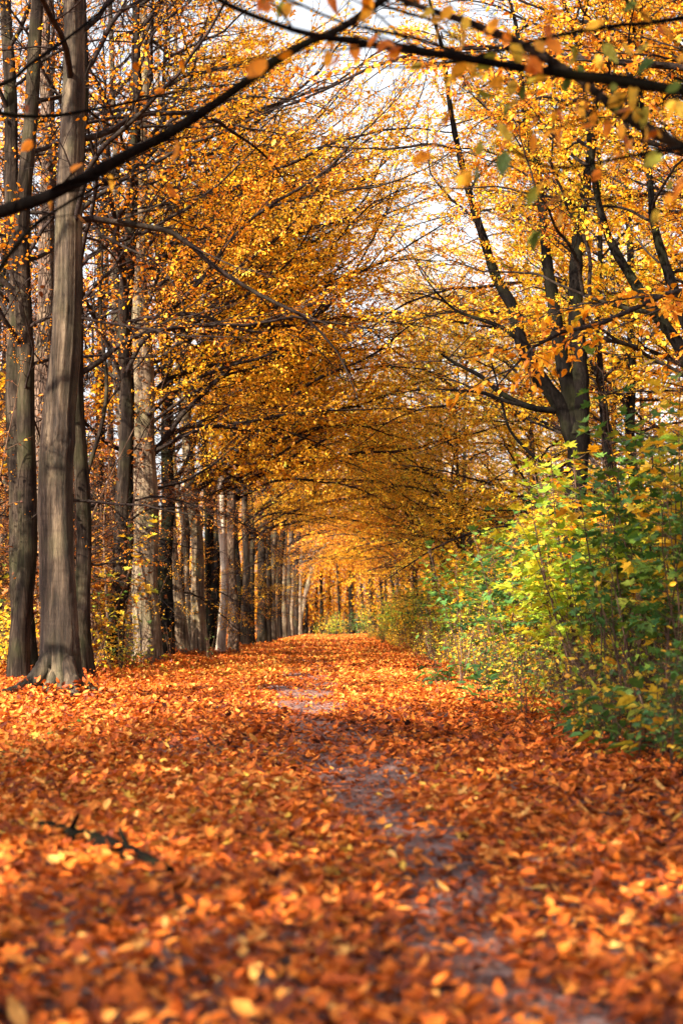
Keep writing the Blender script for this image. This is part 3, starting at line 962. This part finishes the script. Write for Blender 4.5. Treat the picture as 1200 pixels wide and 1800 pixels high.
RT = "trees behind the thicket right of the path"
spec = [(5.6, 13.5, .30, 14, 'black', 'orange', 3.8), (7.0, 18.5, .3, 15, 'black', 'amber', 3.6), (10.0, 24.5, .3, 16, 'dark', 'orange', 3.6), (6.6, 31, .3, 15, 'black', 'orange', 4.0), (9.5, 36, .3, 16, 'dark', 'amber', 4), (5.2, 27, .26, 10.5, 'black', 'yellow', 3.0), (6.5, 22, .26, 14, 'dark', 'yellow', 3.2), (8.5, 27, .3, 15, 'dark', 'orange', 3), (11, 33, .3, 14, 'dark', 'orange', 3),
        (5.0, 35, .22, 9, 'grey', 'yellow', 2.2), (7.6, 38, .26, 12, 'dark', 'yellow', 2.6), (3.7, 42, .18, 9, 'grey', 'yellow', 2.5), (4.4, 47, .2, 12, 'grey', 'yellow', 2.2), (7.0, 50, .26, 15, 'grey', 'yellow', 2.6),
        (10.5, 48, .3, 12, 'dark', 'yellow', 3), (3.6, 54, .22, 13, 'grey', 'yellow', 3), (4.6, 61, .24, 15, 'grey', 'orange', 2.6), (8.4, 66, .3, 14, 'grey', 'yellow', 3), (3.7, 68, .24, 15, 'dark', 'amber', 3.2),
        (12.5, 64, .3, 13, 'dark', 'yellow', 3), (4.2, 76, .26, 12, 'dark', 'orange', 3.2), (3.6, 84, .26, 12, 'grey', 'amber', 3.2), (6.6, 88, .3, 13, 'grey', 'yellow', 3), (3.8, 95, .3, 13, 'dark', 'orange', 3.2), (13, 90, .3, 15, 'dark', 'yellow', 3), (9.5, 100, .3, 15, 'dark', 'yellow', 3), (3.4, 106, .3, 13, 'dark', 'amber', 3.0)]
for i, (x, y, dm, tp, bk, lm, hm) in enumerate(spec):
    col_w = {'orange': 'orange', 'amber': 'amber', 'yellow': 'yellow'}[lm]
    lab = f"{col_w}-leaved tree rising behind the right thicket, {'near' if y < 30 else 'midway' if y < 62 else 'far'} along the path" if i else "orange-leaved tree beyond the right edge, boughs over the top right corner"
    tree("maple_tree", lab, [(x, y, 0), (x + .1, y, 2), (x - .1, y, 5)], dm, tp, bk, lm, 28 if i else 26, hm, RT, kits=DENSE + LONG[:2], seed=110 + i, path_side=PI, bias=.55, reach=3 if 44 < y < 72 and x < 6 else 0, sides=14, sc=(.75, 1.2) if tp > 11 else (.55, .95), el=(5, 50))

# ------------------------------------------------------------------ wood behind the left row
LW = "young trees in the wood behind the left row"
rng = np.random.default_rng(31)
cnt = 0
for d in np.linspace(17, 100, 58):
    x = -rng.uniform(.155, .26) * d - .6
    x = min(x, -4.4)
    if d < 24:
        continue
    bk = ['dark', 'grey', 'dark', 'black'][cnt % 4]
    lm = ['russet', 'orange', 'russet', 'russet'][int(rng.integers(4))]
    thin = rng.random() < .6
    tp = rng.uniform(6, 9) if thin else rng.uniform(12, 15)
    tree("young_tree", "thin dark young tree in the shaded wood behind the left row" if thin else "taller grown tree in the wood behind the left row",
         [(x, d, 0), (x + rng.normal(0, .12), d, 2), (x + rng.normal(0, .25), d, 4.5)], rng.uniform(.07, .13) if thin else rng.uniform(.2, .3), tp, bk, lm, 12 if thin else 22, 1.0 if thin else 3.0, LW,
         kits=BARE[:1] + SPARSE + DENSE if d < 30 else DENSE, seed=200 + cnt, bias=0, sides=9, sc=(.35, .6) if thin else (.6, 1.0), flare=.3, el=(15, 60), thin_top=4.5 if d < 45 else 9)
    cnt += 1


# ------------------------------------------------------------------ saplings and shrubs
def make_sapling(seed, H, stems=3, tpl=MAPLE, leaf=.10, spread=.3, leaf_from=.3, node=.16, twig=.35, layered=True, fine=0, mat='mixed', lean=.12, per=1.0):
    rng = np.random.default_rng(seed)
    parts, lf = [], Leafer()
    for s in range(stems):
        mb = MB()
        h = H * rng.uniform(.65, 1.0) if s else H
        st = grow(rng, (rng.normal(0, .06), rng.normal(0, .06), -.04), (rng.normal(0, spread), rng.normal(0, spread), 1), h, 12, .06, lean * .2)
        r = .004 + .0045 * h
        mb.tube(st, np.linspace(r, .0022, 13), 6)
        z = leaf_from * rng.uniform(.6, 1.2)
        a0 = rng.random() * 6.28
        while z < 1.0:
            p, hd = along(st, z)
            a0 += PI / 2 + rng.normal(0, .25)
            for sg in (0, PI):
                if rng.random() > per:
                    continue
                a = a0 + sg
                l = twig * (1.15 - z) * rng.uniform(.4, 1.3) + .05
                d = np.array([math.cos(a), math.sin(a), rng.uniform(.15, .8)])
                tw = grow(rng, p, d, l, 4, .10, -.03)
                mb.tube(tw, np.linspace(max(.0016, r * .3), .0013, 5), 4)
                k = max(1, int(l / .09))
                for q in range(k):
                    u = 1 - q / k * .75
                    p2, h2 = along(tw, u)
                    for g in ((0,) if q == 0 else (-1, 1)):
                        sd = np.cross(h2, (0, 0, 1.0))
                        ax = h2 * (.9 if g == 0 else .45) + sd * g * .9 + np.array([0, 0, rng.normal(-.22, .2)])
                        nr = np.array([rng.normal(0, .3), rng.normal(0, .3), 1]) if layered else rng.normal(0, .6, 3) + np.array([0, 0, .8])
                        lf.put(p2 + ax * .03, ax, nr, leaf * rng.uniform(.55, 1.2))
            z += node / h * rng.uniform(.7, 1.4)
        parts.append(mb.mesh("stem"))
    for s in range(fine):
        mb = MB()
        h = H * rng.uniform(.25, .6)
        st = grow(rng, (rng.normal(0, .25), rng.normal(0, .25), -.04), (rng.normal(0, .25), rng.normal(0, .25), 1), h, 8, .08)
        mb.tube(st, np.linspace(.005, .0018, 9), 4)
        for q in range(5):
            p, hd = along(st, rng.uniform(.2, .9))
            tw = grow(rng, p, hd + rng.normal(0, .6, 3), h * rng.uniform(.15, .4), 3, .12)
            mb.tube(tw, np.linspace(.0028, .0012, 4), 3)
            lf.put(tw[-1], rng.normal(0, 1, 3) - np.array([0, 0, .3]), np.array([rng.normal(0, .4), rng.normal(0, .4), 1]), leaf * rng.uniform(.4, .8))
        parts.append(mb.mesh("stem"))
    return parts, lf.build(rng, "foliage", tpl)


KIT = {
    'maple': [make_sapling(400 + i, 2.6, 3, leaf=.155, spread=.16, leaf_from=.36, twig=.6, fine=5) for i in range(4)],
    'tall': [make_sapling(420 + i, 3.15, 3, leaf=.16, spread=.12, leaf_from=.32, twig=.7, fine=4) for i in range(3)],
    'shrub': [make_sapling(440 + i, 1.5, 5, tpl=OVATE, leaf=.085, spread=.3, leaf_from=.18, twig=.4, node=.12, fine=4, layered=False) for i in range(4)],
    'whip': [make_sapling(460 + i, 1.9, 5, tpl=OVATE, leaf=.07, spread=.16, leaf_from=.35, twig=.22, node=.22, fine=9, per=.5, layered=False) for i in range(4)],
    'low': [make_sapling(480 + i, .62, 5, tpl=OVATE, leaf=.14, spread=.5, leaf_from=.25, twig=.22, node=.09) for i in range(3)],
    'pole': [make_sapling(520 + i, 5.0, 4, tpl=OVATE, leaf=.085, spread=.09, leaf_from=.12, twig=.75, node=.22, fine=5, per=.35, layered=False) for i in range(4)],
    'seedling': [make_sapling(500 + i, .35, 2, leaf=.12, spread=.3, leaf_from=.4, twig=.16, node=.09) for i in range(2)],
}


def plant(name, kind, k, x, y, label, cat, leafm, sc=1.0, group=None, rz=None, seed=0, bark='stem'):
    parts, fol = KIT[kind][k % len(KIT[kind])]
    t = thing(name, label, cat, (x, y, float(g_h(x, y))), random.uniform(0, 6.28) if rz is None else rz, group)
    t.scale = (sc, sc, sc)
    for p in parts:
        obj("stem", p, M[bark], t)
    obj("foliage", fol, M[leafm], t)
    return t


TH = "saplings crowding the thicket right of the path"


def pxx(px, d):
    return float(W(px, 1100, d)[0])


# the ones that stand out
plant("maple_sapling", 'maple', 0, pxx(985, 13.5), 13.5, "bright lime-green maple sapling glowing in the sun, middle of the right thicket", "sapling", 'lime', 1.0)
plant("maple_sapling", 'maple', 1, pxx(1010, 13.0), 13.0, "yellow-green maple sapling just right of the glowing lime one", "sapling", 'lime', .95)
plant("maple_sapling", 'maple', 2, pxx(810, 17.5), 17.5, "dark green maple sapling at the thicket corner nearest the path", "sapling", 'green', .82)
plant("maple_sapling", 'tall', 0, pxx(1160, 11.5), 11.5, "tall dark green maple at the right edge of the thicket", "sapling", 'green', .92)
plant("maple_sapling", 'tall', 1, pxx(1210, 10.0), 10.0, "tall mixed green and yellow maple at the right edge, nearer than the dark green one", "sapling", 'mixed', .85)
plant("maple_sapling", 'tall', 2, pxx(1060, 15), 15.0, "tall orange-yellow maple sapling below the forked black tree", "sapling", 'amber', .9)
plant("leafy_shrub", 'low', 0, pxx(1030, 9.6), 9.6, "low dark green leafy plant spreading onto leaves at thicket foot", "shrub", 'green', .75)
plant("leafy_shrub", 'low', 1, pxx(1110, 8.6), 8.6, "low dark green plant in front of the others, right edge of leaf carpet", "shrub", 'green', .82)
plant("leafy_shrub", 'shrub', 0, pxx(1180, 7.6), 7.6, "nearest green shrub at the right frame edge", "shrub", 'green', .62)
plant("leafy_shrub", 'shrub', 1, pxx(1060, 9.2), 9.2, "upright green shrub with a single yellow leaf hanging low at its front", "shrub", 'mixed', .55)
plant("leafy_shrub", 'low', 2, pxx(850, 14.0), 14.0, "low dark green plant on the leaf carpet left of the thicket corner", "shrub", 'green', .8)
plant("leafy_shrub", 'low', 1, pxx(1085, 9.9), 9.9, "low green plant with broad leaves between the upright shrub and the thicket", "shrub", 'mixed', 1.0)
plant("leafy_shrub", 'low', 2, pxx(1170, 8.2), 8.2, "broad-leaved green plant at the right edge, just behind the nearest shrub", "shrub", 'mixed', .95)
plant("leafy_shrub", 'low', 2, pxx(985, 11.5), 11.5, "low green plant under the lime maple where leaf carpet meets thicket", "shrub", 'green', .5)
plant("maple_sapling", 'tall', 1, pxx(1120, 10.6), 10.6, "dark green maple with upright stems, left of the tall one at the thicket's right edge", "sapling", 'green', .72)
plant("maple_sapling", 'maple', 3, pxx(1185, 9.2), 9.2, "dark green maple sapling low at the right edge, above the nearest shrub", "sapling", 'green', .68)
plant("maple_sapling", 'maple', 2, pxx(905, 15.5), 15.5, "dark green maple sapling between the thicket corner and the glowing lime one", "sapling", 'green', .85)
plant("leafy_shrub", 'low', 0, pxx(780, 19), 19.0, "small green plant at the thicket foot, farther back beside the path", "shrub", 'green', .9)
rng = np.random.default_rng(77)
y = 7.4
i = 0
names = {'maple': ("maple_sapling", "sapling"), 'tall': ("maple_sapling", "sapling"), 'shrub': ("leafy_shrub", "shrub"), 'whip': ("bare_shrub", "shrub"), 'low': ("leafy_shrub", "shrub")}
cols = {'mixed': "green and yellow", 'yellow': "yellow", 'amber': "amber", 'green': "dark green", 'lime': "lime", 'orange': "orange", 'russet': "russet"}
while y < 92:
    edge_x = 1.72 + .12 * math.sin(y * .9) + .004 * max(0, y - 20)
    rows = [('whip', .35, ['mixed', 'yellow', 'lime']), ('shrub', .2, ['mixed', 'green', 'yellow']), ('maple', .9, ['mixed', 'yellow', 'lime', 'lime', 'yellow', 'green']), ('whip', .75, ['yellow', 'lime', 'mixed']),
            ('maple', 1.5, ['yellow', 'mixed', 'lime', 'green']), ('tall', 2.1, ['yellow', 'mixed', 'amber', 'green'])]
    if y > 40:
        rows = rows[1:6]
    for kind, off, cs in rows:
        x = edge_x + off + rng.uniform(-.25, .45)
        yy = y + rng.uniform(-.5, .5)
        if x > .27 * yy + 1.6:
            continue
        if kind == 'shrub' and rng.random() < .4:
            continue
        c = cs[int(rng.integers(len(cs)))]
        near = "front" if yy < 16 else "middle" if yy < 40 else "far"
        nm, ct = names[kind]
        what = {'maple': "maple sapling", 'tall': "tall maple sapling", 'shrub': "bushy shrub", 'whip': "thin-stemmed sparse shrub", 'low': "low leafy plant"}[kind]
        s = rng.uniform(.72, 1.08) * (1 if kind != 'shrub' else .7)
        if yy < 10:
            s *= .8
        plant(nm, kind, int(rng.integers(9)), x, yy, f"{what} with {cols[c]} leaves in the {near} stretch of the right thicket", ct, c, s, TH)
    y += .85 if y < 16 else 1.3 if y < 30 else 2.2 if y < 50 else 4.2

# plants among the left trunks
LP = "plants among the left trunks"
for (px, d, kind, c, s, lab) in [
    (212, 22.5, 'shrub', 'mixed', .75, "yellow and green shrub at the foot of the thin dark curving tree"),
    (262, 25.5, 'seedling', 'lime', 1.25, "lime-green maple seedling before the broad beige trunk's mossy foot"),
    (165, 23, 'shrub', 'yellow', .9, "yellow shrub in the gap right of the root-flared trunk"),
    (232, 24, 'whip', 'lime', .62, "thin green-leaved sprout leaning before the broad beige trunk"),
    (60, 25, 'shrub', 'mixed', 1.0, "green-leaved shrub between the two leftmost trunks"),
    (8, 23, 'shrub', 'yellow', .8, "yellow shrub left of the leftmost trunk"),
    (300, 30, 'whip', 'orange', .6, "twiggy bare shrub between the broad beige trunk and its leaning neighbour"),
    (365, 33, 'whip', 'green', .55, "wispy green sprout at the foot of the pale ribbed trunk"),
    (415, 36, 'whip', 'orange', .5, "dry orange twigs at the foot of the dark furrowed tree"),
    (120, 30, 'shrub', 'yellow', 1.0, "yellow bush glimpsed behind the root-flared trunk"),
    (195, 33, 'whip', 'yellow', 1.0, "spindly yellow-leaved bush deep behind the thin dark tree")]:
    nm = {'shrub': "leafy_shrub", 'whip': "bare_shrub", 'seedling': "maple_seedling"}[kind]
    plant(nm, kind, int(px), pxx(px, d), d, lab, "seedling" if kind == 'seedling' else "shrub", c, s)
rng = np.random.default_rng(78)
for i in range(110):
    d = 19 + 50 * (i / 110) + rng.uniform(-1, 1)
    x = -rng.uniform(.09, .27) * d - 1.2
    x = min(x, -3.9)
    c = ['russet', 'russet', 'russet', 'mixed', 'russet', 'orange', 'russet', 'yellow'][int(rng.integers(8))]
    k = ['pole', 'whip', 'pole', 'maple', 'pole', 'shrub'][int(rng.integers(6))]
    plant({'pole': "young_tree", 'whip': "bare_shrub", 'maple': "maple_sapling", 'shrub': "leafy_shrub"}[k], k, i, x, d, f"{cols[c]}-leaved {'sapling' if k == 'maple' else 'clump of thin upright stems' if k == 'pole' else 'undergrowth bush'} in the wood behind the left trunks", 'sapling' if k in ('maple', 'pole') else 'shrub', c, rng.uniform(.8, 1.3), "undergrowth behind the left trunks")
rng = np.random.default_rng(79)
for i in range(14):
    x, d = rng.uniform(-7, 8), rng.uniform(119, 136)
    tree("young_tree", "dark-stemmed tree standing in the shade beyond the end of the path", [(x, d, 0), (x + .1, d, 2), (x, d, 5)], rng.uniform(.2, .36), 14, 'dark', 'orange', 20, 5.5, "trees closing the end of the path",
         kits=DENSE, seed=300 + i, bias=0, sides=9, low=1, el=(5, 50))
# seedlings on the near left of the carpet
for (px, py, lab) in [(60, 1335, "dark green seedling poking from the leaves, left foreground below the roots"), (30, 1360, "small green seedling at the left frame edge above the fallen stick"),
                      (118, 1290, "green seedling beside the flared roots at left")]:
    d = 2025 / (py - 1100)
    plant("seedling", 'seedling', 1, pxx(px, d), d, lab, "seedling", 'green', .42, "seedlings at the near left of the carpet")
# shrubs closing the end of the path
for (px, d, kind, c, s, lab) in [(565, 113, 'shrub', 'mixed', 1.6, "yellow-green bush at the far end of the path, leftmost"), (590, 114, 'shrub', 'lime', 1.5, "light green bush closing the far end of the path"),
                                 (612, 113, 'shrub', 'green', 1.7, "dark green bush closing the far end of the path"), (578, 116, 'shrub', 'green', 1.5, "dark green bush at the path end, second from the left"), (600, 117, 'shrub', 'yellow', 1.3, "yellow bush behind the light green one at the path end"), (643, 117, 'shrub', 'lime', 1.4, "light green bush at the path end beside the thicket"),
                                 (632, 115, 'shrub', 'green', 1.8, "dark green bush at the path end by the thicket"),
                                 (650, 112, 'maple', 'mixed', 1.2, "green and yellow sapling where thicket meets the path end")]:
    plant("leafy_shrub" if kind == 'shrub' else "maple_sapling", kind, int(px), pxx(px, d), d, lab, "shrub" if kind == 'shrub' else "sapling", c, s)


# ------------------------------------------------------------------ fallen stick, lower left
def fallen():
    rng = np.random.default_rng(9)
    P = [W(70, 1490, 5.25), W(110, 1510, 5.0), W(150, 1525, 4.85), W(200, 1540, 4.7), W(250, 1562, 4.5), W(300, 1580, 4.3)]
    for p in P:
        p[2] = float(g_h(p[0], p[1])) + .055
    base = P[2].copy()
    t = thing("fallen_branch", "dark mossy broken branch lying in the leaves, lower left", "branch", tuple(base))
    Q, r = smooth_line(np.array(P) - base, [.018, .03, .032, .026, .02, .012], .02)
    mb = MB()
    mb.tube(Q + rng.normal(0, .003, Q.shape), r * (1 + rng.normal(0, .08, len(r))), 12)
    obj("stick", mb.mesh("stick"), M['black'], t)
    for s, d in ((.3, (.05, -.1, .08)), (.7, (-.05, .12, .06))):
        p, h = along(Q, s)
        m2 = MB()
        m2.tube(np.array([p, p + np.array(d) * .6, p + np.array(d)]), [.012, .009, .006], 8)
        obj("side_twig", m2.mesh("side_twig"), M['black'], t)


fallen()


# ------------------------------------------------------------------ the wood that closes the view
def far_wood():
    rng = np.random.default_rng(55)
    mb, tr = MB(), MB()
    P, S, T = [], [], []
    spots = []
    for i in range(60):                        # beyond the end of the path
        spots.append((rng.uniform(-22, 26), rng.uniform(119, 150)))
    for i in range(110):
        spots.append((rng.uniform(-75, 75), rng.uniform(125, 185)))
    for i in range(110):                       # deep in the wood left
        y = rng.uniform(34, 120)
        spots.append((-rng.uniform(.16, .5) * y - 7, y))
    for i in range(40):                        # deep in the wood right
        y = rng.uniform(50, 120)
        spots.append((rng.uniform(.2, .5) * y + 5, y))
    for (x, y) in spots:
        H = rng.uniform(9, 17)
        hue = rng.random()
        tr.tube([(x, y, -.2), (x + rng.normal(0, .3), y, H * .5), (x + rng.normal(0, .6), y, H * .95)], [rng.uniform(.14, .26), .12, .03], 7)
        for k in range(int(rng.integers(9, 14))):
            c = np.array([x + rng.normal(0, 2.0), y + rng.normal(0, 2.0), H * rng.uniform(.12, 1.0)])
            n = 130
            q = rng.normal(0, 1, (n, 3)) * np.array([1.25, 1.25, .5]) + c
            P.append(q)
            S.append(rng.uniform(.12, .26, n))
            T.append(np.clip(rng.normal(.2 + .5 * hue, .2, n), 0, .99))
            a = rng.random() * 6.28
            tr.tube([(x, y, c[2] - 1.5), tuple((np.array([x, y, c[2]]) + c) / 2 - (0, 0, .4)), tuple(c)], [.05, .035, .01], 4)
    for i in range(520):                       # brush on the floor of the wood
        y = rng.uniform(38, 150)
        x = (-rng.uniform(.05, .42) * y - 5) if i % 4 else rng.uniform(-22, 24)
        if i % 4 == 0:
            y = rng.uniform(140, 170)
        c = np.array([x, y, rng.uniform(.4, 4.5)])
        q = rng.normal(0, 1, (55, 3)) * np.array([.9, .9, .6]) + c
        P.append(q)
        S.append(rng.uniform(.08, .16, 55))
        T.append(np.clip(rng.normal(.15, .2, 55), 0, .99))
        for k in range(8):
            a = rng.normal(0, .8, 2)
            tr.tube([(x + a[0], y + a[1], -.1), (x + a[0] * 1.3, y + a[1], c[2]), (x + a[0] * 1.6, y + a[1], c[2] + 1.5)], [.04, .028, .01], 4)
    P = np.concatenate(P); S = np.concatenate(S); T = np.concatenate(T)
    ok = P[:, 2] > .2
    P, S, T = P[ok], S[ok], T[ok]
    n = len(P)
    T = T * .75
    mb.leaves(OVATE, P, rng.normal(0, 1, (n, 3)), rng.normal(0, .7, (n, 3)) + np.array([0, -.3, .8]), S, T)
    o = obj("distant_woodland", mb.mesh("distant_woodland"), M['amber'])
    tag(o, "distant autumn wood closing the end and sides of the avenue", None, kind='stuff')
    o2 = obj("trunks", tr.mesh("trunks"), M['dark'], o)
    o2['kind'] = 'stuff'


far_wood()
